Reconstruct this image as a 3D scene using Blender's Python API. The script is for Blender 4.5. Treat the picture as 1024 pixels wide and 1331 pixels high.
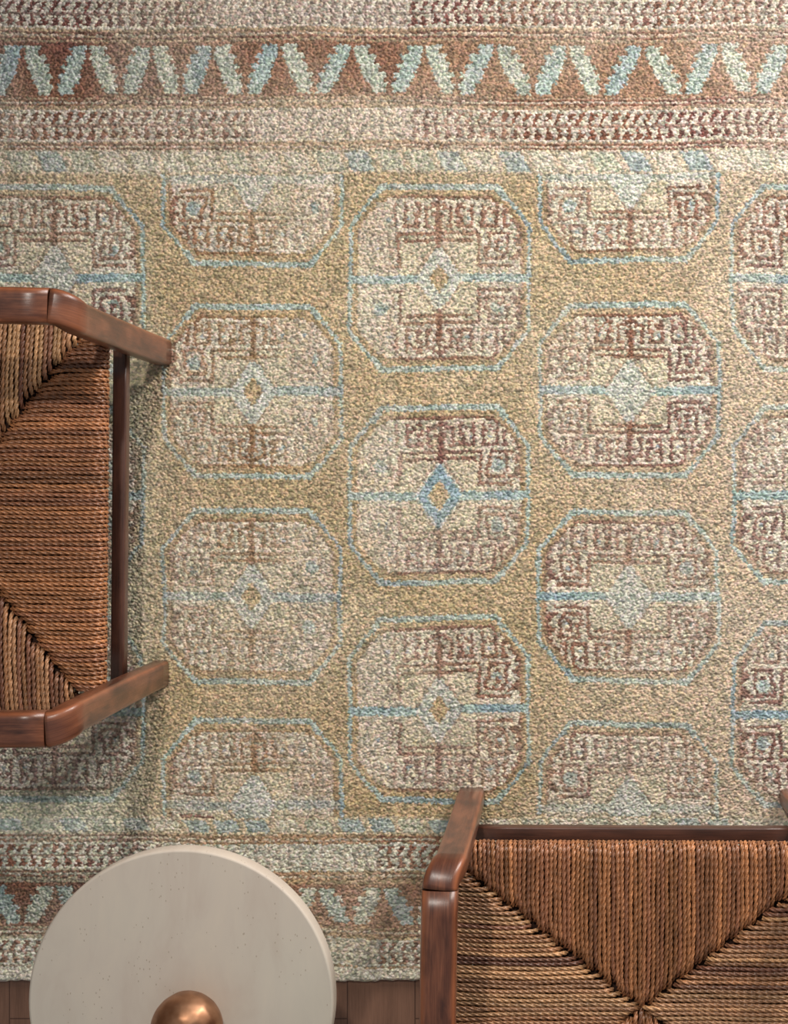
import bpy, math, random
import numpy as np

C = bpy.context.scene.collection
for o in list(bpy.data.objects): bpy.data.objects.remove(o)
sc = bpy.context.scene

# ------------------------------------------------------------------ measures
H = 3.0            # camera height above the floor (m)
S = 720.0          # photograph pixels per metre on the floor
NU, NV = 715.0, 640.0   # the point straight below the camera

def P(u, v, z=0.0):
    k = (H - z) / (S * H)
    return ((u - NU) * k, (NV - v) * k, z)

# ------------------------------------------------------------------ camera
cd = bpy.data.cameras.new('camera'); cam = bpy.data.objects.new('camera', cd); C.objects.link(cam)
cam.location = (0, 0, H); cam.rotation_euler = (0, 0, 0)
cd.sensor_fit = 'VERTICAL'; cd.sensor_height = 24.0; cd.lens = S * H * 24.0 / 1331.0
cd.shift_x = (512 - NU) / 1331.0; cd.shift_y = (NV - 665.5) / 1331.0
cd.clip_start = 0.05
sc.camera = cam

# ------------------------------------------------------------------ world, lights, exposure
w = bpy.data.worlds.new('world'); sc.world = w; w.use_nodes = True
bg = w.node_tree.nodes['Background']; bg.inputs[0].default_value = (0.86, 0.93, 1.0, 1); bg.inputs[1].default_value = 0.26

def lamp(name, kind, loc, target, power, color, size, size_y=None, spot=None, blend=1.0):
    d = bpy.data.lights.new(name, kind); o = bpy.data.objects.new(name, d); C.objects.link(o)
    o.location = loc
    dx, dy, dz = (target[i] - loc[i] for i in range(3))
    import mathutils
    o.rotation_euler = mathutils.Vector((dx, dy, dz)).to_track_quat('-Z', 'Y').to_euler()
    d.energy = power; d.color = color
    if kind == 'AREA':
        d.size = size
        if size_y: d.shape = 'RECTANGLE'; d.size_y = size_y
    else:
        d.shadow_soft_size = size
    if kind == 'SPOT': d.spot_size = math.radians(spot); d.spot_blend = blend
    return o
lamp('track_spotlight', 'SPOT', (1.5, 2.3, 2.1), (0.42, -0.15, 0), 155, (1.0, 0.92, 0.82), 0.09, spot=60)
lamp('ceiling_spotlight', 'SPOT', (-0.46, 1.15, 2.8), (0.15, -0.2, 0), 108, (1.0, 0.94, 0.85), 0.045, spot=70)
lamp('soft_fill_light', 'AREA', (2.2, 2.6, 1.05), (-0.2, -0.5, 0.3), 95, (1.0, 0.97, 0.94), 1.2, 1.3)  # added soft fill from the upper right; no window stands there
sc.view_settings.view_transform = 'Standard'; sc.view_settings.look = 'None'
sc.view_settings.gamma = 1.0; sc.view_settings.use_curve_mapping = False
sc.view_settings.exposure = 0.1
try: sc.cycles.use_denoising = True
except Exception: pass

# ------------------------------------------------------------------ helpers
def lin(r, g, b):
    f = lambda c: (c / 255 / 12.92) if c / 255 <= 0.04045 else ((c / 255 + 0.055) / 1.055) ** 2.4
    return (f(r), f(g), f(b))

def make_mesh(name, V, F, mat, parent=None, smooth=True, col=None, uv=None):
    """V (n,3) array, F (m,4) quads or list of polygons"""
    me = bpy.data.meshes.new(name)
    V = np.asarray(V, dtype=np.float32)
    if isinstance(F, np.ndarray):
        n, m = len(V), len(F)
        me.vertices.add(n); me.vertices.foreach_set('co', V.ravel())
        me.loops.add(m * 4); me.loops.foreach_set('vertex_index', F.astype(np.int32).ravel())
        me.polygons.add(m)
        me.polygons.foreach_set('loop_start', np.arange(0, m * 4, 4, dtype=np.int32))
        me.update(calc_edges=True)
    else:
        me.from_pydata(V.tolist(), [], F); me.update()
    me.validate()
    if smooth: me.polygons.foreach_set('use_smooth', np.ones(len(me.polygons), dtype=bool))
    if col is not None:
        a = me.color_attributes.new('dye', 'FLOAT_COLOR', 'POINT')
        c = np.ones((len(V), 4), dtype=np.float32); c[:, :3] = col
        a.data.foreach_set('color', c.ravel())
    if uv is not None:
        l = me.uv_layers.new(name='UVMap')
        li = np.empty(len(me.loops), dtype=np.int32); me.loops.foreach_get('vertex_index', li)
        l.data.foreach_set('uv', np.asarray(uv, dtype=np.float32)[li].ravel())
    o = bpy.data.objects.new(name, me); C.objects.link(o); o.data.materials.append(mat)
    if parent: o.parent = parent
    return o

def thing(name, label, cat, loc, rotz=0, group=None):
    o = bpy.data.objects.new(name, None); C.objects.link(o)
    o.location = loc; o.rotation_euler = (0, 0, rotz); o['label'] = label; o['category'] = cat
    if group: o['group'] = group
    return o

class NT:
    def __init__(s, name):
        s.m = bpy.data.materials.new(name); s.m.use_nodes = True
        s.t = s.m.node_tree; s.b = s.t.nodes['Principled BSDF']
    def n(s, typ, **kw):
        x = s.t.nodes.new(typ)
        for k, v in kw.items():
            if k in x.inputs: 
                if hasattr(v, 'is_output'): s.t.links.new(v, x.inputs[k])
                else: x.inputs[k].default_value = v
            else: setattr(x, k, v)
        return x
    def l(s, a, b): s.t.links.new(a, b)
    def mapping(s, out, scale=(1, 1, 1), rot=(0, 0, 0)):
        m = s.n('ShaderNodeMapping'); s.l(out, m.inputs['Vector']); m.inputs['Scale'].default_value = scale
        m.inputs['Rotation'].default_value = rot
        return m.outputs[0]
    def noise(s, vec, scale, detail=4, rough=0.55, dist=0.0):
        x = s.n('ShaderNodeTexNoise'); s.l(vec, x.inputs['Vector'])
        x.inputs['Scale'].default_value = scale; x.inputs['Detail'].default_value = detail
        x.inputs['Roughness'].default_value = rough; x.inputs['Distortion'].default_value = dist
        return x.outputs['Fac']
    def ramp(s, fac, stops):
        r = s.n('ShaderNodeValToRGB'); s.l(fac, r.inputs[0]); e = r.color_ramp.elements
        while len(e) < len(stops): e.new(0.5)
        for i, (p, c) in enumerate(stops):
            e[i].position = p; e[i].color = (*c, 1) if len(c) == 3 else c
        return r.outputs[0]
    def mix(s, a, b, fac, mode='MIX'):
        x = s.n('ShaderNodeMix', data_type='RGBA', blend_type=mode)
        for sock, v in ((x.inputs[0], fac), (x.inputs[6], a), (x.inputs[7], b)):
            if hasattr(v, 'is_output'): s.l(v, sock)
            elif isinstance(v, (int, float)): sock.default_value = v
            else: sock.default_value = (*v, 1)
        return x.outputs[2]
    def bump(s, h, strength, dist):
        b = s.n('ShaderNodeBump'); s.l(h, b.inputs['Height']); b.inputs['Strength'].default_value = strength
        b.inputs['Distance'].default_value = dist; s.l(b.outputs[0], s.b.inputs['Normal'])

# ------------------------------------------------------------------ materials
def wood_mat(name, dark, mid, light, rough=0.32, worn=None):
    k = NT(name); uv = k.n('ShaderNodeTexCoord')
    o = uv.outputs['UV']
    fine = k.noise(k.mapping(o, (2.5, 80, 1)), 6, 5, 0.6, 0.6)
    big = k.noise(k.mapping(o, (5, 16, 1)), 2.2, 3, 0.5, 0.4)
    c1 = k.ramp(fine, [(0.28, dark), (0.5, mid), (0.74, light)])
    c2 = k.ramp(big, [(0.34, dark), (0.56, mid), (0.8, light)])
    c = k.mix(c1, c2, 0.55)
    if worn:      # lighter, rubbed corners and dark polished patches
        blot = k.noise(k.mapping(o, (4, 18, 1)), 2.0, 4, 0.6, 0.6)
        c = k.mix(c, k.ramp(blot, [(0.40, (0.42, 0.36, 0.36)), (0.56, (1, 1, 1))]), 0.85, 'MULTIPLY')
        at = k.n('ShaderNodeAttribute', attribute_name='dye')
        pw = k.n('ShaderNodeMath', operation='POWER'); k.l(at.outputs['Fac'], pw.inputs[0]); pw.inputs[1].default_value = 1.6
        mu = k.n('ShaderNodeMath', operation='MULTIPLY'); k.l(pw.outputs[0], mu.inputs[0]); k.l(k.ramp(blot, [(.3, (.25,) * 3), (.7, (.85,) * 3)]), mu.inputs[1])
        c = k.mix(c, worn, mu.outputs[0])
    k.l(c, k.b.inputs['Base Color'])
    sc_ = k.noise(k.mapping(o, (30, 30, 1), (0, 0, 0.5)), 12, 3, 0.6)
    rr = k.n('ShaderNodeMapRange'); k.l(sc_, rr.inputs[0]); rr.inputs[3].default_value = rough - 0.08; rr.inputs[4].default_value = rough + 0.14
    k.l(rr.outputs[0], k.b.inputs['Roughness'])
    k.b.inputs['Coat Weight'].default_value = 0.4; k.b.inputs['Coat Roughness'].default_value = 0.3
    k.bump(fine, 0.25, 0.0008)
    return k.m
M_wood = wood_mat('walnut_frame_wood', lin(66, 36, 25), lin(128, 76, 52), lin(168, 108, 78), worn=lin(176, 104, 66))
M_wood_dark = wood_mat('dark_stretcher_wood', lin(50, 28, 22), lin(88, 54, 42), lin(112, 70, 52), 0.4)

def rope_mat():
    k = NT('twisted_rush_cord'); a = k.n('ShaderNodeAttribute', attribute_name='dye')
    t = k.n('ShaderNodeTexCoord')
    n = k.noise(t.outputs['Object'], 420, 3, 0.6)
    k.l(k.mix(a.outputs['Color'], k.ramp(n, [(0.3, (0.45, 0.42, 0.4)), (0.7, (1.25, 1.2, 1.15))]), 0.8, 'MULTIPLY'), k.b.inputs['Base Color'])
    k.b.inputs['Roughness'].default_value = 0.36
    k.b.inputs['Specular IOR Level'].default_value = 0.6
    k.bump(n, 0.3, 0.0006)
    return k.m
M_rope = rope_mat()
k = NT('dark_seat_core'); k.b.inputs['Base Color'].default_value = (*lin(58, 34, 22), 1); k.b.inputs['Roughness'].default_value = 0.9
M_core = k.m

def rug_mat():
    k = NT('hand_knotted_wool'); a = k.n('ShaderNodeAttribute', attribute_name='dye')
    t = k.n('ShaderNodeTexCoord')
    n = k.noise(t.outputs['Object'], 700, 2, 0.6)
    k.l(k.mix(a.outputs['Color'], k.ramp(n, [(0.3, (0.72, 0.72, 0.72)), (0.7, (1.15, 1.15, 1.15))]), 0.7, 'MULTIPLY'), k.b.inputs['Base Color'])
    k.b.inputs['Roughness'].default_value = 0.75
    k.b.inputs['Specular IOR Level'].default_value = 0.35
    k.b.inputs['Sheen Weight'].default_value = 0.15; k.b.inputs['Sheen Roughness'].default_value = 0.5
    return k.m
M_rug = rug_mat()

def floor_mat():
    k = NT('brown_oak_planks'); t = k.n('ShaderNodeTexCoord'); o = t.outputs['Object']
    g = k.noise(k.mapping(o, (60, 3, 1)), 6, 5, 0.65, 0.3)
    g2 = k.noise(k.mapping(o, (8, 0.8, 1)), 3, 3, 0.5, 0.6)
    c = k.mix(k.ramp(g, [(0.3, lin(104, 74, 58)), (0.7, lin(148, 110, 90))]), k.ramp(g2, [(0.3, lin(108, 78, 62)), (0.7, lin(154, 116, 96))]), 0.5)
    br = k.n('ShaderNodeTexBrick'); k.l(k.mapping(o, (1, 1, 1), (0, 0, math.pi / 2)), br.inputs['Vector'])
    br.inputs['Scale'].default_value = 1.0; br.inputs['Brick Width'].default_value = 1.9; br.inputs['Row Height'].default_value = 0.122
    br.inputs['Mortar Size'].default_value = 0.0012; br.inputs['Color1'].default_value = (1, 1, 1, 1)
    br.inputs['Color2'].default_value = (0.86, 0.84, 0.82, 1); br.inputs['Mortar'].default_value = (0.35, 0.3, 0.28, 1)
    k.l(k.mix(c, br.outputs['Color'], 1.0, 'MULTIPLY'), k.b.inputs['Base Color'])
    k.b.inputs['Roughness'].default_value = 0.5
    k.bump(g, 0.2, 0.0006)
    return k.m
M_floor = floor_mat()

def stone_mat():
    k = NT('honed_travertine'); t = k.n('ShaderNodeTexCoord'); o = t.outputs['Object']
    v = k.noise(k.mapping(o, (3.2, 1.1, 1), (0, 0, math.radians(-38))), 6, 5, 0.6, 0.5)
    c = k.ramp(v, [(0.3, lin(204, 190, 176)), (0.5, lin(214, 204, 190)), (0.72, lin(222, 211, 194))])
    big = k.noise(o, 3.0, 2)
    c = k.mix(c, k.ramp(big, [(0.35, lin(216, 199, 184)), (0.65, lin(214, 208, 191))]), 0.4)
    vo = k.n('ShaderNodeTexVoronoi'); k.l(k.mapping(o, (1.0, 0.55, 1), (0, 0, math.radians(-38))), vo.inputs['Vector']); vo.inputs['Scale'].default_value = 170
    pres = k.noise(k.mapping(o, (2.4, 1, 1), (0, 0, math.radians(-38))), 9, 2)
    pit = k.n('ShaderNodeMath', operation='LESS_THAN'); k.l(vo.outputs['Distance'], pit.inputs[0]); pit.inputs[1].default_value = 0.15
    pr = k.n('ShaderNodeMath', operation='GREATER_THAN'); k.l(pres, pr.inputs[0]); pr.inputs[1].default_value = 0.53
    m = k.n('ShaderNodeMath', operation='MULTIPLY'); k.l(pit.outputs[0], m.inputs[0]); k.l(pr.outputs[0], m.inputs[1])
    k.l(k.mix(c, lin(186, 170, 152), m.outputs[0]), k.b.inputs['Base Color'])
    k.b.inputs['Roughness'].default_value = 0.62
    inv = k.n('ShaderNodeMath', operation='SUBTRACT'); inv.inputs[0].default_value = 1; k.l(m.outputs[0], inv.inputs[1])
    k.bump(inv.outputs[0], 0.35, 0.001)
    return k.m
M_stone = stone_mat()

k = NT('hammered_copper'); k.b.inputs['Metallic'].default_value = 1.0
t = k.n('ShaderNodeTexCoord'); n = k.noise(t.outputs['Object'], 26, 3)
k.l(k.ramp(n, [(0.3, lin(140, 98, 72)), (0.7, lin(196, 150, 118))]), k.b.inputs['Base Color']); k.b.inputs['Roughness'].default_value = 0.4
M_copper = k.m

# ------------------------------------------------------------------ floor
fv = np.array([(-3, -3, 0), (3, -3, 0), (3, 3.4, 0), (-3, 3.4, 0), (-3, -3, -.03), (3, -3, -.03), (3, 3.4, -.03), (-3, 3.4, -.03)])
fl = make_mesh('floor', fv, [(0, 1, 2, 3), (7, 6, 5, 4), (0, 4, 5, 1), (1, 5, 6, 2), (2, 6, 7, 3), (3, 7, 4, 0)], M_floor, smooth=False)
fl['kind'] = 'structure'

k = NT('warm_white_plaster'); k.b.inputs['Base Color'].default_value = (.62, .59, .55, 1); k.b.inputs['Roughness'].default_value = .9
M_wall = k.m
def wall(name, x0, y0, x1, y1):
    v = [(x, y, z) for z in (0, 3.3) for x, y in ((x0, y0), (x1, y0), (x1, y1), (x0, y1))]
    o = make_mesh(name, np.array(v), [(3, 2, 1, 0), (4, 5, 6, 7), (0, 1, 5, 4), (1, 2, 6, 5), (2, 3, 7, 6), (3, 0, 4, 7)], M_wall, smooth=False)
    o['kind'] = 'structure'
wall('wall_left', -3.1, -3, -3, 3.4); wall('wall_right', 3, -3, 3.1, 3.4)
wall('wall_back', -3, 3.3, 3, 3.4); wall('wall_front', -3, -3.1, 3, -3)

# ------------------------------------------------------------------ the rug
RNG = np.random.default_rng(7)
def vnoise(x, y, cell, seed):
    """smooth value noise in 0..1"""
    r = np.random.default_rng(seed); G = r.random((96, 96))
    xs = x / cell + 40.37; ys = y / cell + 40.71
    xi = np.floor(xs).astype(int); yi = np.floor(ys).astype(int)
    fx = xs - xi; fy = ys - yi; fx = fx * fx * (3 - 2 * fx); fy = fy * fy * (3 - 2 * fy)
    g = lambda a, b: G[a % 96, b % 96]
    return (g(xi, yi) * (1 - fx) + g(xi + 1, yi) * fx) * (1 - fy) + (g(xi, yi + 1) * (1 - fx) + g(xi + 1, yi + 1) * fx) * fy
def fnoise(x, y, cell, seed):
    return (vnoise(x, y, cell, seed) + .5 * vnoise(x, y, cell / 2.1, seed + 1) + .25 * vnoise(x, y, cell / 4.3, seed + 2)) / 1.75
def sstep(a, b, x):
    t = np.clip((x - a) / (b - a), 0, 1); return t * t * (3 - 2 * t)

GUL = [  # one quarter of a medallion, outermost row first, one character per 4.5 px; centre column on the left
 "#################........",
 ".........................",
 "##...##..#..#...#.##.....",
 ".###.#.#.#..#.#.#..#.....",
 "...#.#..##..##.##.##..#..",
 "##.#.##..#..#...#.#..##..",
 "#..#..#.b#..#.b.#.#.###..",
 "#..#.##..#..#...#.#..##..",
 "#.##.#####..#####.##..##.",
 "#.....................##.",
 "############..#######..#.",
 "#..........#..#....#..##.",
 "##########.#..#.##.#.####",
 "...........#..#.#..#..##.",
 "...........#.##.#b.#...#.",
 "...........#.#..##.#..##.",
 "...........#.#....#..###.",
 "...........#.######.###..",
 "...........#...........#.",
 "...........##########..#.",
 ".........................",
 ".........................",
]
GA = np.array([[{'.': 0, '#': 1, 'b': 2}[c] for c in r.ljust(27, '.')[:27]] for r in GUL])
TRA = [".....", ".###.", ".##..", "##...", "#....", "#####", ".#...", ".##..", ".###.", "###..", "....."]
TA = np.array([[1 if c == '#' else 0 for c in r] for r in TRA])

PAL = {k_: np.array(lin(*v)) for k_, v in dict(
    gold=(194, 172, 134), beige=(208, 188, 166), cream=(232, 225, 208), rust=(138, 92, 72), maroon=(128, 82, 74),
    sky=(178, 204, 202), blue=(138, 172, 188), brown=(168, 130, 104), sand=(222, 210, 182), ochre=(168, 134, 96),
    pinkish=(222, 206, 194), mint=(200, 214, 196)).items()}

def rug_color(x, y):
    """dye of the knot at rug position x, y"""
    n = len(x)
    # the weaver's hand: lines wander by a couple of knots
    wx = x + 5 * (vnoise(x, y, 70, 11) - .5) + 1.4 * (vnoise(x, y, 14, 12) - .5) 
    wy = y + 6 * (vnoise(x, y, 110, 13) - .5) + 1.4 * (vnoise(x, y, 15, 14) - .5)
    A = lambda k_: np.repeat(PAL[k_][None], n, 0)
    def mixc(a, b, f): return a + (b - a) * np.broadcast_to(np.clip(f, 0, 1), (len(a),))[:, None]
    pink = np.clip(sstep(560, 1050, x) * .8 + sstep(330, 120, y) * .6 - sstep(200, 500, x) * sstep(700, 300, y) * .15 + .5 * (fnoise(x, y, 160, 21) - .5), 0, 1)
    ground = mixc(A('gold'), A('beige'), pink)
    ground = mixc(ground, A('sand'), .5 * (fnoise(x, y, 60, 22) - .3))
    ground = mixc(ground, A('mint'), .55 * sstep(235, 120, x) * sstep(200, 420, y))
    rust = mixc(A('rust'), A('maroon'), sstep(.4, .6, vnoise(x, y, 120, 23)))
    rust = mixc(rust, A('ochre'), .75 * sstep(460, 380, x) * sstep(200, 300, x) * (y > 225) * (y < 1060))
    cream = mixc(A('cream'), A('pinkish'), .5 * vnoise(x, y, 90, 24))
    sky = mixc(A('sky'), A('blue'), .75 * sstep(.52, .8, vnoise(x * .6, y, 45, 25)))
    fade = .45 + .75 * fnoise(x, y, 95, 26)
    fade = np.clip(fade, .35, .95)
    out = ground.copy()
    # ---- field of medallions
    cols = [(70, [362, 643, 922]), (328, [232, 508, 775, 1046]), (571, [362, 643, 922]), (817, [230, 508, 775, 1052]), (1068, [362, 643, 928]), (-172, [232, 508, 775, 1046]), (1312, [230, 508, 775, 1052])]
    fieldm = (wy > 226) & (wy < 1062)
    for cx, cys in cols:
        for cy in cys:
            X = wx - cx; Y = wy - cy
            ax = np.abs(X); ay = np.abs(Y)
            m = (ax < 125) & (ay < 125) & fieldm
            if not m.any(): continue
            ix = np.where(m)[0]; X = X[ix]; Y = Y[ix]; ax = ax[ix]; ay = ay[ix]
            hh = 122 if cx in (70, 571, 1068) else 114
            if cy == 643: hh = 117
            d = np.maximum(np.maximum(ax - 118, ay - hh), ((ax - 118) * 53 + (ay - (hh - 53)) * 42) / 67.6)
            f = fade[ix] * .92
            if cx in (571,): f = f * (1 - .75 * sstep(-48, -72, X))
            if cx in (328,): f = f * (1 - .55 * sstep(10, 60, X))
            c = out[ix]
            ins = d < -5
            flat = (ay > hh - 24) & (ax < 84)
            rin = np.where(flat, -19, -12.5)
            ins = d < np.where(flat, -7.5, -5)
            c = np.where((d < 0)[:, None], sky[ix] * .75 + c * .25, c)
            band = mixc(ground[ix], PAL['ochre'][None].repeat(len(ix), 0), .14 + .0 * X)
            c = np.where(ins[:, None], band, c)
            rl = (d < rin + 4) & (d > rin)
            c = np.where(rl[:, None], mixc(band, rust[ix], f * np.where(flat, 1.0, .5)), c)
            inn = d < rin
            inc = mixc(cream[ix], ground[ix], .15 + .6 * fnoise(x[ix], y[ix], 26, 27) ** 2)
            box = (ax < 49) & (ay < hh - 62)
            inc = np.where(box[:, None], mixc(inc, (PAL['sand'] * .92)[None].repeat(len(ix), 0), .75), inc)
            c = np.where(inn[:, None], inc, c)
            gx = np.clip((ax / 4.5).astype(int), 0, 26); gy = np.clip(21 - ((ay * (117 / hh) - 4) / 4.5).astype(int), 0, 21)
            code = GA[gy, gx]
            # the right half of each medallion is not an exact mirror: shift its inner hooks a knot
            c = np.where(((code == 1) & inn)[:, None], mixc(inc, rust[ix], f * 1.02), c)
            c = np.where(((code == 2) & inn)[:, None], mixc(inc, PAL['blue'][None].repeat(len(ix), 0), .6), c)
            blot = inn & (np.hypot(ax - 76, (ay - 38)) < 9) & (vnoise(x[ix], y[ix], 50, 33) > .5)
            c = np.where(blot[:, None], mixc(c, PAL['sky'][None].repeat(len(ix), 0) * .85, .7), c)
            dm = ax / 27 + ay / 39
            ln = (ay < 5.5) & (d < 0)
            faint = (.9 if cx != 328 else .7) if 300 < cy < 1000 else .4
            c = np.where(ln[:, None], mixc(c, sky[ix] * .93, faint), c)
            c = np.where(((dm < 1.35) & (ay > 5) & inn & (dm > 1.2))[:, None], mixc(c, rust[ix], .5 * f), c)
            c = np.where(((dm < 1.18) & inn)[:, None], mixc(c, sky[ix] * .4 + cream[ix] * .6, .9), c)
            if (cx, cy) == (571, 643): c = np.where(((dm < 1.05) & (dm > .55))[:, None], mixc(c, PAL['blue'][None].repeat(len(ix), 0), .8), c)
            if cx in (571, 328) and 300 < cy < 1000: c = np.where(((dm < .5))[:, None], band, c)
            st = (ax < 2.6) & (ay > 40) & inn
            c = np.where(st[:, None], mixc(c, rust[ix], f), c)
            out[ix] = c
    # ---- borders
    bf = np.ones(n)
    top = wy < 226
    bf = np.where(top, 1 - .75 * sstep(300, 345, x) * sstep(548, 525, x) * (y > 125) - .55 * sstep(215, 300, x) * sstep(545, 520, x) * (y < 45), bf)
    bf = np.where(~top, 1 - .65 * sstep(150, 260, x) * sstep(500, 485, x), bf) * (.7 + .5 * fade)
    bf = np.clip(bf, 0, 1)
    bcream = mixc(mixc(A('cream'), A('pinkish'), .5), ground, .0 + .3 * vnoise(x, y, 40, 31))
    bcream = np.where((wy > 900)[:, None], mixc(A('cream'), A('mint'), .3), bcream)
    def band_(y0, y1): return (wy >= y0) & (wy < y1)
    def put(mask, c, f):
        f = np.broadcast_to(f, (n,)); out[mask] = mixc(out, c, f)[mask]
    def lozenges(y0, y1, off):
        m = band_(y0, y1); q = (wx + (wy - y0) * -.5 + off) / 40; qi = np.floor(q).astype(int)
        r_ = np.sin(qi * 12.9898 + off) * 43758.5; r_ -= np.floor(r_)
        fr = q - qi
        put(m, mixc(ground, A('cream'), .35), 1)
        s = m & (fr > .1) & (fr < .85) & (wy > y0 + 3) & (wy < y1 - 3)
        isb = (r_ > .62)
        put(s & isb, A('blue') * .4 + A('sky') * .6, .65); put(s & ~isb & (r_ > .3), A('cream'), .7)
        put(s & ~isb & (r_ <= .3), A('mint'), .5)
    def lines(y0, ys, y1):
        put(band_(y0, y1), mixc(ground, A('brown'), .35), 1)
        for a in ys: put(band_(a, a + 3), rust, .8 * bf)
        for a in ys[:-1]: put(band_(a + 3.4, a + 6), bcream, .55)
    def tracery(y0, y1, off):
        m = band_(y0, y1); put(m, bcream, 1)
        gx = ((wx + off) / 2.9).astype(int) % 5; gy = np.clip(((wy - y0) / (y1 - y0) * 11).astype(int), 0, 10)
        on = m & (TA[gy, gx] == 1); put(on, rust, .98 * bf * np.where(gy == 5, .75, 1))
    def zigzag(y0, y1, period, c0, flip=False):
        m = band_(y0, y1); put(m, mixc(A('brown'), rust * .82 + PAL['brown'] * .1, .25 + .55 * sstep(330, 80, x) + .3 * (vnoise(x, y, 50, 41) - .5)), 1)
        if not flip: put(m & (x > 520), mixc(A('brown'), ground, .3), .6)
        vb = np.array(c0, float)
        k_ = np.clip(np.searchsorted(vb, wx) - 1, 0, len(vb) - 2); per = vb[k_ + 1] - vb[k_]
        q = wx - vb[k_]; q = np.where(q > per / 2, q - per, q)
        st_ = 12.5
        yy = np.floor((wy - y0 - 4) / st_); t_ = 1 - yy / max((y1 - y0 - 8) / st_ - 1, 1)
        cen = 13 + t_ * (per / 2 - 25)
        z_ = m & (np.abs(np.abs(q) - cen) < 10 + 2.5 * (np.abs(t_ - .5) < .3) + 1.5 * np.sign(np.sin((wy - y0 - 4) * .5))) & (np.abs(q) > 2.8) & (np.abs(q) < per / 2 - 2) & (wy > y0 + 5) & (wy < y1 - 4)
        hue = mixc(mixc(A('mint'), A('cream'), .35), sky, np.where((q > 0) != flip, .9, .2) * (.4 + .6 * vnoise(x, y, 70, 43)))
        put(z_, hue, .93)
    # top end, from the field outward
    lozenges(194, 226, 0.0); lines(184, [186, 191], 194); tracery(142, 184, 3.0); lines(126, [128, 134], 142)
    zigzag(54, 126, 0, [-270, -184, -99, -14, 71, 156, 236, 318, 408, 506, 595, 692, 783, 890, 980, 1072, 1160, 1250, 1340]); lines(36, [40, 47], 54); tracery(-2, 36, 7.0); put(band_(-60, -2), bcream, 1)
    # bottom end
    lozenges(1062, 1084, 9.0); lines(1084, [1086, 1092], 1096); tracery(1096, 1131, 5.0); lines(1131, [1133, 1139], 1148)
    zigzag(1148, 1204, 0, [-312, -227, -142, -57, 29, 115, 200, 285, 370, 455, 541, 630, 720, 810, 900, 990, 1080, 1170, 1260, 1350], True); lines(1204, [1206, 1212], 1219); tracery(1219, 1254, 1.0); put(band_(1254, 1256.5), rust, .6 * bf)
    put(band_(1256.5, 1400), A('cream') * .97, 1)
    # abrash: faint rows and faded patches
    out = mixc(out, ground * .5 + cream * .5, .30 * sstep(.35, .75, fnoise(x, y, 130, 51)))
    out = out * (1 + .10 * (vnoise(x * .05, y, 5, 52) - .5) + .12 * (vnoise(x, y, 30, 53) - .5))[:, None]
    return out

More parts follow.
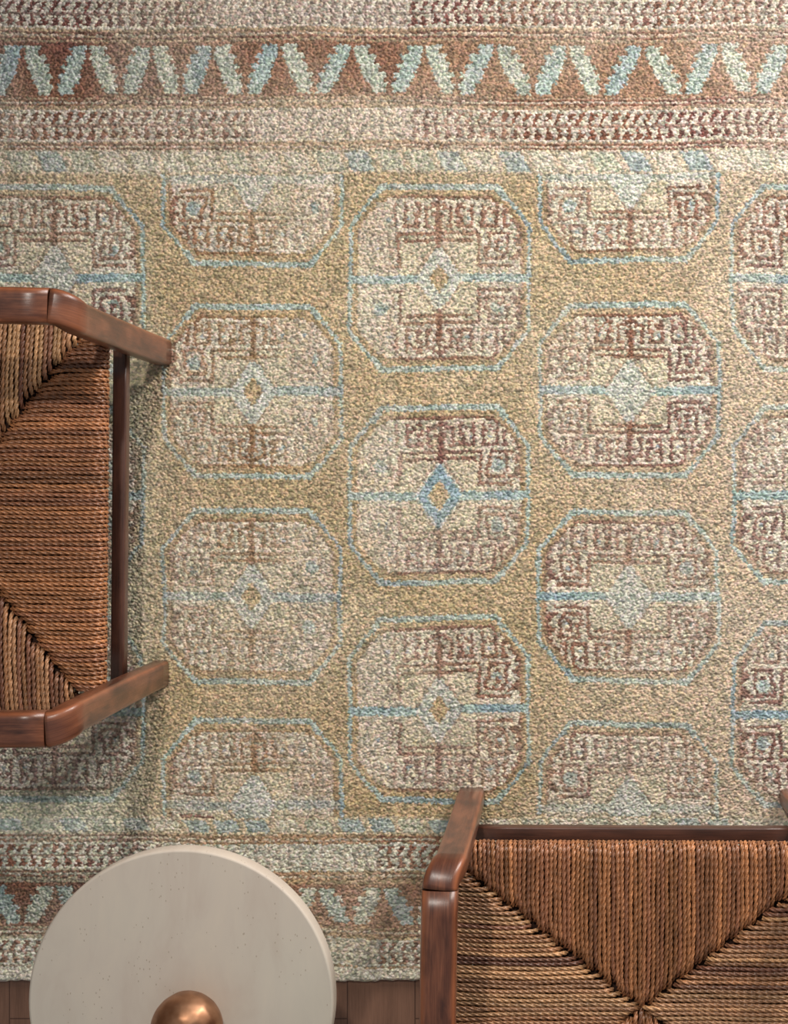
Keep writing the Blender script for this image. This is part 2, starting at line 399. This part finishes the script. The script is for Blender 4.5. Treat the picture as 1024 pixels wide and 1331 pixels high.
def build_rug():
    D = 0.85
    xs = np.concatenate([np.arange(-300, -12, 3.5), np.arange(-12, 1037, D), np.arange(1037, 1330, 3.5)])
    ys = np.arange(-30, 1276.5, D)
    nx, ny = len(xs), len(ys)
    X, Y = np.meshgrid(xs, ys); x = X.ravel(); y = Y.ravel()
    px, py = 3.1, 2.6
    # tufts: a jittered lattice of knots
    best = np.full(x.shape, 9.0); bi = np.zeros(x.shape, np.int64); bj = np.zeros(x.shape, np.int64)
    NI, NJ = 620, 520
    JX = RNG.random((NI, NJ)) * 1.5 - .75; JY = RNG.random((NI, NJ)) * 1.5 - .75
    ANG = RNG.random((NI, NJ)) * 1.8 - .9
    HT = RNG.random((NI, NJ)); TC = RNG.random((NI, NJ, 3))
    i0 = np.floor(x / px).astype(int); j0 = np.floor(y / py).astype(int)
    cxb = np.zeros_like(x); cyb = np.zeros_like(x)
    for di in (-1, 0, 1):
        for dj in (-1, 0, 1):
            i = i0 + di; j = j0 + dj; a = (i + 90) % NI; b = (j + 20) % NJ
            cx = (i + .5 + JX[a, b] * .5 + .5 * (j % 2)) * px; cy = (j + .5 + JY[a, b] * .5) * py
            dx = x - cx; dy = y - cy; ca, sa = np.cos(ANG[a, b]), np.sin(ANG[a, b])
            d = ((dx * ca + dy * sa) / 2.6) ** 2 + ((-dx * sa + dy * ca) / 1.6) ** 2
            d = d - .25 * HT[a, b]
            m = d < best
            best[m] = d[m]; bi[m] = a[m]; bj[m] = b[m]; cxb[m] = cx[m]; cyb[m] = cy[m]
    col = rug_color(cxb, cyb)
    tv = TC[bi, bj]
    col = col * (0.52 + .92 * tv[:, :1]) * (1 + .16 * (tv - .5))  # random yarn tone, widened to paint tuft highlights and shade into the colour
    hgt = np.sqrt(np.clip(1.05 - np.clip(best, 0, 1.05), 0, 1)) * 2.6 + HT[bi, bj] * 1.3      # px
    z = 0.0080 + hgt / S + 0.0012 * (vnoise(x, y, 60, 61) - .5)
    # rounded, slightly ragged ends
    edge = np.clip(np.minimum(y + 30, 1275.5 - y) / 5.0, 0, 1)
    z = z * np.sqrt(1 - (1 - edge) ** 2) + .0004
    yy = y + np.where(y > 1240, (y - 1240) / 36 * (4 * (vnoise(x, y * 0, 60, 62) - .5) + 3 * (vnoise(x, y * 0, 7, 63) - .5)), 0)
    k_ = (H - .011) / (S * H)
    V = np.stack([(x - NU) * k_, (NV - yy) * k_, z], 1)
    idx = np.arange(nx * ny).reshape(ny, nx)
    F = np.stack([idx[1:, :-1], idx[1:, 1:], idx[:-1, 1:], idx[:-1, :-1]], -1).reshape(-1, 4)
    # backing: a flat underside and its long sides
    bv = []; bf_ = []
    base = len(V)
    bz = .0005
    Lft = idx[:, 0]; Rgt = idx[:, -1]
    vl = V[Lft].copy(); vl[:, 2] = bz; vr = V[Rgt].copy(); vr[:, 2] = bz
    il = base + np.arange(ny); ir = base + ny + np.arange(ny)
    V = np.concatenate([V, vl, vr]); col = np.concatenate([col, col[Lft], col[Rgt]])
    F = np.concatenate([F, np.stack([Lft[1:], Lft[:-1], il[:-1], il[1:]], 1), np.stack([Rgt[:-1], Rgt[1:], ir[1:], ir[:-1]], 1)])
    return make_mesh('patterned_rug', V, F, M_rug, col=np.clip(col, 0, 1))
rug = build_rug()
rug['label'] = 'faded hand-knotted wool rug with octagonal medallions in tan, rust and pale blue'
rug['category'] = 'rug'
RUG_TOP = max(v.co.z for v in rug.data.vertices) + .0002

# ------------------------------------------------------------------ swept bars
def rrect(w_, h_, r, n=4):
    pts = []
    r = min(r, w_ / 2 - 1e-4, h_ / 2 - 1e-4)
    for cx, cy, a0 in ((w_ / 2 - r, h_ / 2 - r, 0), (-w_ / 2 + r, h_ / 2 - r, 90), (-w_ / 2 + r, -h_ / 2 + r, 180), (w_ / 2 - r, -h_ / 2 + r, 270)):
        for i in range(n + 1):
            a = math.radians(a0 + 90 * i / n); pts.append((cx + r * math.cos(a), cy + r * math.sin(a)))
    return pts

def sweep(name, path, mat, parent, side=(1, 0, 0), seed=0.0, caps=True):
    """path: list of (x, y, z, width, depth, radius); width lies along 'side'"""
    Pp = np.array([p[:3] for p in path], float); n = len(Pp); sd = np.array(side, float)
    T = np.gradient(Pp, axis=0); T /= np.linalg.norm(T, axis=1)[:, None]
    V = []; UV = []; F = []; E = []
    s = np.concatenate([[0], np.cumsum(np.linalg.norm(np.diff(Pp, axis=0), axis=1))])
    for i in range(n):
        a = sd - T[i] * sd.dot(T[i]); a /= np.linalg.norm(a); b = np.cross(a, T[i])
        rr = rrect(*path[i][3:6]); m = len(rr)
        per = 0; prev = rr[0]
        for iq, q in enumerate(rr):
            E.append(1 - abs(iq % 5 - 2) / 2)
            per += math.hypot(q[0] - prev[0], q[1] - prev[1]); prev = q
            V.append(Pp[i] + a * q[0] + b * q[1]); UV.append((s[i] + seed * 3.1, abs(q[0]) * .3 + q[1] + (q[0] + .1) * .8 + seed))
    for i in range(n - 1):
        for j in range(m):
            k2 = (j + 1) % m; F.append((i * m + j, i * m + k2, (i + 1) * m + k2, (i + 1) * m + j))
    F.append(tuple(reversed(range(m)))); F.append(tuple((n - 1) * m + j for j in range(m)))
    V = np.array(V)
    o = make_mesh(name, V, [tuple(f) for f in F], mat, parent, True, col=np.array(E)[:, None] * np.ones(3), uv=UV)
    # outward normals, and flat end caps
    import bmesh
    bm = bmesh.new(); bm.from_mesh(o.data); bmesh.ops.recalc_face_normals(bm, faces=bm.faces); bm.to_mesh(o.data); bm.free()
    for p in o.data.polygons:
        if len(p.vertices) > 4: p.use_smooth = False
    return o

# ------------------------------------------------------------------ woven cord seat
def cords(paths, sides, cols, seed, pitch=0.0345, a=0.0038, step=0.0023):
    """twisted two-strand cords swept along polylines; one vertex colour per cord"""
    r = np.random.default_rng(seed); K = 12
    th = np.arange(K) * 2 * math.pi / K
    c_, R_ = .54 * a, .49 * a
    fo = (th + math.pi / 3) % (2 * math.pi / 3) - math.pi / 3
    prof = c_ * np.cos(fo) + np.sqrt(np.maximum(R_ ** 2 - (c_ * np.sin(fo)) ** 2, 0))
    VV = []; CC = []; FF = []; base = 0
    for path, sd, colr in zip(paths, sides, cols):
        p = np.array(path, float); seg = np.linalg.norm(np.diff(p, axis=0), axis=1); s = np.concatenate([[0], np.cumsum(seg)])
        n = max(4, int(s[-1] / step)); t = np.linspace(0, s[-1], n)
        q = np.stack([np.interp(t, s, p[:, i]) for i in range(3)], 1)
        wob = .0006 * np.sin(t * 40 + r.random() * 6)
        sd = np.array(sd, float); q = q + wob[:, None] * sd
        T = np.gradient(q, axis=0); T /= np.linalg.norm(T, axis=1)[:, None]
        N = np.cross(T, sd); N /= np.linalg.norm(N, axis=1)[:, None]
        ph = 2 * math.pi * t / (pitch * r.uniform(.9, 1.1)) + r.random() * 6.28
        ang = th[None, :] + ph[:, None]
        sz = 1 + .08 * np.sin(t * 90 + r.random() * 6)[:, None]
        V = q[:, None, :] + (prof[None] * sz * np.cos(ang))[..., None] * sd + (prof[None] * sz * np.sin(ang))[..., None] * N[:, None, :]
        tone = (1 + .22 * (np.interp(t, np.arange(0, s[-1] + .06, .03), r.random(len(np.arange(0, s[-1] + .06, .03)))) - .5))[:, None, None]
        strand = np.repeat(r.uniform(.82, 1.18, 3), 4)[None, :, None]
        CC.append((np.array(colr)[None, None] * 1.05 * tone * strand).reshape(-1, 3)); VV.append(V.reshape(-1, 3))
        idx = base + np.arange(n * K).reshape(n, K); nx_ = np.roll(idx, -1, 1)
        FF.append(np.stack([idx[:-1], idx[1:], nx_[1:], nx_[:-1]], -1).reshape(-1, 4)); base += n * K
    return np.concatenate(VV), np.concatenate(FF), np.clip(np.concatenate(CC), 0, 1)

def cord_colour(r, kind):
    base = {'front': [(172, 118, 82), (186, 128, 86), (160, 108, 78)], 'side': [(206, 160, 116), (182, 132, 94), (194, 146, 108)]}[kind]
    c = np.array(lin(*base[r.integers(3)]))
    return c * r.uniform(.68, 1.18)

def make_chair(label, loc, rotz, seed):
    r = np.random.default_rng(seed)
    t = thing('woven_armchair', label, 'chair', loc, rotz, 'low wooden armchairs with woven cord seats')
    # y = 0 is the front face of the front legs, the chair runs towards -y
    ZT = .60; RB = .046; FZ = RUG_TOP
    for s in (-1, 1):
        pth = []
        for i in range(13):
            f = i / 12; z = FZ + f * (ZT - RB - FZ)
            x = s * (.2885 + .004 * f ** 2); 
            pth.append((x, -.016, z, .047, .031, .008))
        for i in range(1, 11):
            a_ = math.radians(9 * i); f = i / 10
            x = s * (.2925 + .0145 * (3 * f * f - 2 * f ** 3))
            wd = .047 + .006 * f; th_ = .031 + .008 * f
            ry = RB - .016
            pth.append((x, -.016 - ry * (1 - math.cos(a_)), ZT - RB + (RB - .018) * math.sin(a_), wd, th_, .007 + .005 * f))
        sweep('front_leg', pth, M_wood, t, seed=seed * .37 + s * .21)
        y0 = pth[-1][1]; z0 = pth[-1][2]
        arm = []
        for i in range(15):
            f = i / 14
            arm.append((s * (.307 + .003 * math.sin(min(f * 2.2, 1) * math.pi / 2) - .012 * max(f - .5, 0)), y0 - .0004 - f * .56, z0 - .035 * f * f, .053, .039, .012))
        sweep('armrest', arm, M_wood, t, seed=seed * .71 + s * .4)
        ye = arm[-1][1]
        rl = [(s * .296, ye + .02 - .03 * (i / 10 - .5), FZ + i / 10 * .79, .044, .036, .008) for i in range(11)]
        sweep('rear_leg', rl, M_wood, t, seed=seed + s)
        sweep('side_rail', [(s * (.296 + .011 * math.sin(math.pi * i / 8)), -.034 - i * .0615, .322, .022, .024, .009) for i in range(9)], M_wood_dark, t, seed=seed * .2 + s)
    # stretchers and rails, running across
    def bar(name, y, z, hx, w_, h_, m):
        sweep(name, [(-hx + 2 * hx * i / 8, y, z, w_, h_, .003) for i in range(9)], m, t, side=(0, 1, 0), seed=seed * .5 + z)
    SF = -.032                                    # front of the woven seat
    bar('front_stretcher', -.034 - .0115, .187, .284, .023, .027, M_wood_dark)
    bar('rear_stretcher', -.56, .187, .275, .023, .027, M_wood_dark)
    bar('seat_rail', SF - .020, .3235, .284, .022, .022, M_wood_dark)
    bar('seat_rail', SF - .504, .3235, .284, .022, .022, M_wood_dark)
    bar('back_rail', -.585, .76, .275, .024, .05, M_wood)
    bar('back_rail', -.575, .48, .275, .024, .05, M_wood)
    # ---- seat: dark core with four woven panels
    W2 = .285; IN = .045; DEP = .524; SL = .775; ZS = .346; WS = .322
    cz0, cz1 = .318, .331
    cv = [(-W2 + .015, SF - .028, cz0), (W2 - .015, SF - .028, cz0), (W2 - .015, SF - DEP + .028, cz0), (-W2 + .015, SF - DEP + .028, cz0)]
    cv += [(x, y, cz1) for x, y, _ in cv]
    core = make_mesh('woven_seat', np.array(cv), [(0, 1, 2, 3), (7, 6, 5, 4), (0, 4, 5, 1), (1, 5, 6, 2), (2, 6, 7, 3), (3, 7, 4, 0)], M_core, t, False)
    dk = np.array(lin(124, 78, 64))
    pit = .00715
    def seam(u):          # how deep the front panel reaches at distance u from the chair's centre line
        return IN + SL * max(W2 - .003 - abs(u), 0)
    for end in (0, 1):
        ps, ss, cs = [], [], []
        N = int(2 * W2 / pit)
        run = 0
        for i in range(N + 1):
            u = -W2 + .004 + (2 * W2 - .008) * i / N
            L = seam(u) + .004 * math.sin(i * 1.7 + seed) + r.uniform(-.003, .003)
            L = min(L, DEP / 2 + .004)
            rad = .019
            line = [(u, 0 - .05, ZS - 2 * rad - .001)]
            for a_ in range(-90, 91, 15):
                A_ = math.radians(a_); line.append((u, -rad + rad * math.cos(A_), ZS - rad + rad * math.sin(A_)))
            n_ = max(3, int(L / .006))
            for j in range(1, n_ + 1):
                y = -rad - (L - rad) * j / n_; e = L - abs(y)
                z = ZS + .0035 * math.sin(min(abs(y) / .22, 1) * math.pi) * (1 - abs(u) / W2) - .011 * max(0, 1 - e / .016) ** 1.6
                line.append((u + .003 * math.copysign(1, -u) * max(0, 1 - e / .03), y, z))
            if end == 0: line = [(a[0], SF + a[1], a[2]) for a in line]
            else: line = [(a[0], SF - DEP - a[1], a[2]) for a in line]
            c = cord_colour(r, 'front')
            if run > 0: run -= 1; c = c * .62
            elif r.random() < .05: run = int(r.integers(1, 4))
            ps.append(line); ss.append((1, 0, 0)); cs.append(c)
        V, F, cc = cords(ps, ss, cs, seed * 10 + end)
        make_mesh('woven_panel', V, F, M_rope, core, col=cc)
    for s in (-1, 1):
        ps, ss, cs = [], [], []
        y0 = IN + .003; y1 = DEP - IN - .003; N = int((y1 - y0) / pit)
        run = 0
        for i in range(N + 1):
            y = y0 + (y1 - y0) * i / N
            dd = min(y, DEP - y)
            L = (dd - IN) / SL + r.uniform(-.003, .003) + .006 + .004 * math.sin(i * 1.3 + seed * 2 + s)    # reach inward from the side
            L = min(max(L, .012), W2 - .002)
            WE = WS - .033 * math.exp(-(dd - IN) / .014); L += WE - W2
            rad = .0145
            line = [(WE - .05, y, ZS - 2 * rad - .001)]
            for a_ in range(-90, 91, 15):
                A_ = math.radians(a_); line.append((WE - rad + rad * math.cos(A_), y, ZS - rad + rad * math.sin(A_)))
            n_ = max(2, int(L / .006))
            for j in range(1, n_ + 1):
                q = rad + max(L - rad, .004) * j / n_; e = max(L, rad + .004) - q
                z = ZS + .0035 * math.sin(min(q / .22, 1) * math.pi) - .010 * max(0, 1 - e / .014) ** 1.6
                line.append((WE - q, y + (.004 if y < DEP / 2 else -.004) * min(1, q / .1), z))
            line = [(s * a[0], SF - a[1], a[2]) for a in line]
            c = cord_colour(r, 'side')
            if run > 0: run -= 1; c = (dk * .75 + c * .25) * r.uniform(.75, 1.35)
            elif r.random() < (.2 if seed == 3 else .12): run = int(r.integers(1, 4))
            ps.append(line); ss.append((0, 1, 0)); cs.append(c)
        V, F, cc = cords(ps, ss, cs, seed * 10 + 5 + s)
        make_mesh('woven_panel', V, F, M_rope, core, col=cc)
    return t

# left chair faces +X, the other one faces +Y
make_chair('dark wooden armchair with brown woven cord seat, cut by left edge, facing right', (-.682, -.037, 0), -math.pi / 2 - .008, 3)
make_chair('dark wooden armchair with brown woven cord seat in lower right corner, beside round table', (.147, -.531, 0), -.004, 5)

# ------------------------------------------------------------------ side table
ZTB = .44
tx, ty, _ = P(235, 1303, ZTB)
sr = S * H / (H - ZTB); TR = 198.5 / sr
tab = thing('side_table', 'round pale stone pedestal side table with a thick polished top', 'table', (tx, ty, 0))
def lathe(name, prof, mat, parent, n=128, loc=(0, 0, 0)):
    V = []; F = []
    for r_, z in prof:
        for i in range(n): a = 2 * math.pi * i / n; V.append((loc[0] + r_ * math.cos(a), loc[1] + r_ * math.sin(a), loc[2] + z))
    for j in range(len(prof) - 1):
        for i in range(n): k2 = (i + 1) % n; F.append((j * n + i, j * n + k2, (j + 1) * n + k2, (j + 1) * n + i))
    F.append(tuple(reversed(range(n)))); F.append(tuple((len(prof) - 1) * n + i for i in range(n)))
    o = make_mesh(name, np.array(V), F, mat, parent)
    for p in o.data.polygons:
        if len(p.vertices) > 4: p.use_smooth = False
    return o
th_ = .040
lathe('tabletop', [(TR - .004, ZTB - th_), (TR - .001, ZTB - th_ + .001), (TR, ZTB - th_ + .004), (TR, ZTB - .004), (TR - .001, ZTB - .0015), (TR - .0025, ZTB - .0003), (TR - .004, ZTB)], M_stone, tab)
lathe('pedestal', [(.052, .034), (.05, .06), (.042, .14), (.042, .30), (.05, ZTB - th_ - .0005)], M_stone, tab, 64)
lathe('base', [(.086, RUG_TOP), (.088, RUG_TOP + .002), (.088, .030), (.086, .034)], M_stone, tab, 64)

# ------------------------------------------------------------------ copper orb
KR = 0.0545
kx, ky, _ = P(243, 1336, ZTB + .05)
n1, n2 = 96, 64
Vk = []
rk = np.random.default_rng(4)
cen = rk.normal(size=(130, 3)); cen /= np.linalg.norm(cen, axis=1)[:, None]
for j in range(n2 + 1):
    ph = math.pi * j / n2
    for i in range(n1):
        a = 2 * math.pi * i / n1; d = np.array([math.sin(ph) * math.cos(a), math.sin(ph) * math.sin(a), math.cos(ph)])
        e = np.sort(np.linalg.norm(cen - d, axis=1)); dent = min(e[0] / .27, 1) ** 2
        Vk.append(d * KR * (1 - .016 * (1 - dent)) * np.array([1, 1, .92]))
Fk = []
for j in range(n2):
    for i in range(n1): k2 = (i + 1) % n1; Fk.append((j * n1 + i, (j + 1) * n1 + i, (j + 1) * n1 + k2, j * n1 + k2))
Vk = np.array(Vk); zmin = Vk[:, 2].min()
orb = make_mesh('copper_orb', Vk, Fk, M_copper)
orb.location = (kx, ky, ZTB - zmin)
orb['label'] = 'rounded copper orb with dimpled surface sitting on pale round stone table'
orb['category'] = 'ornament'
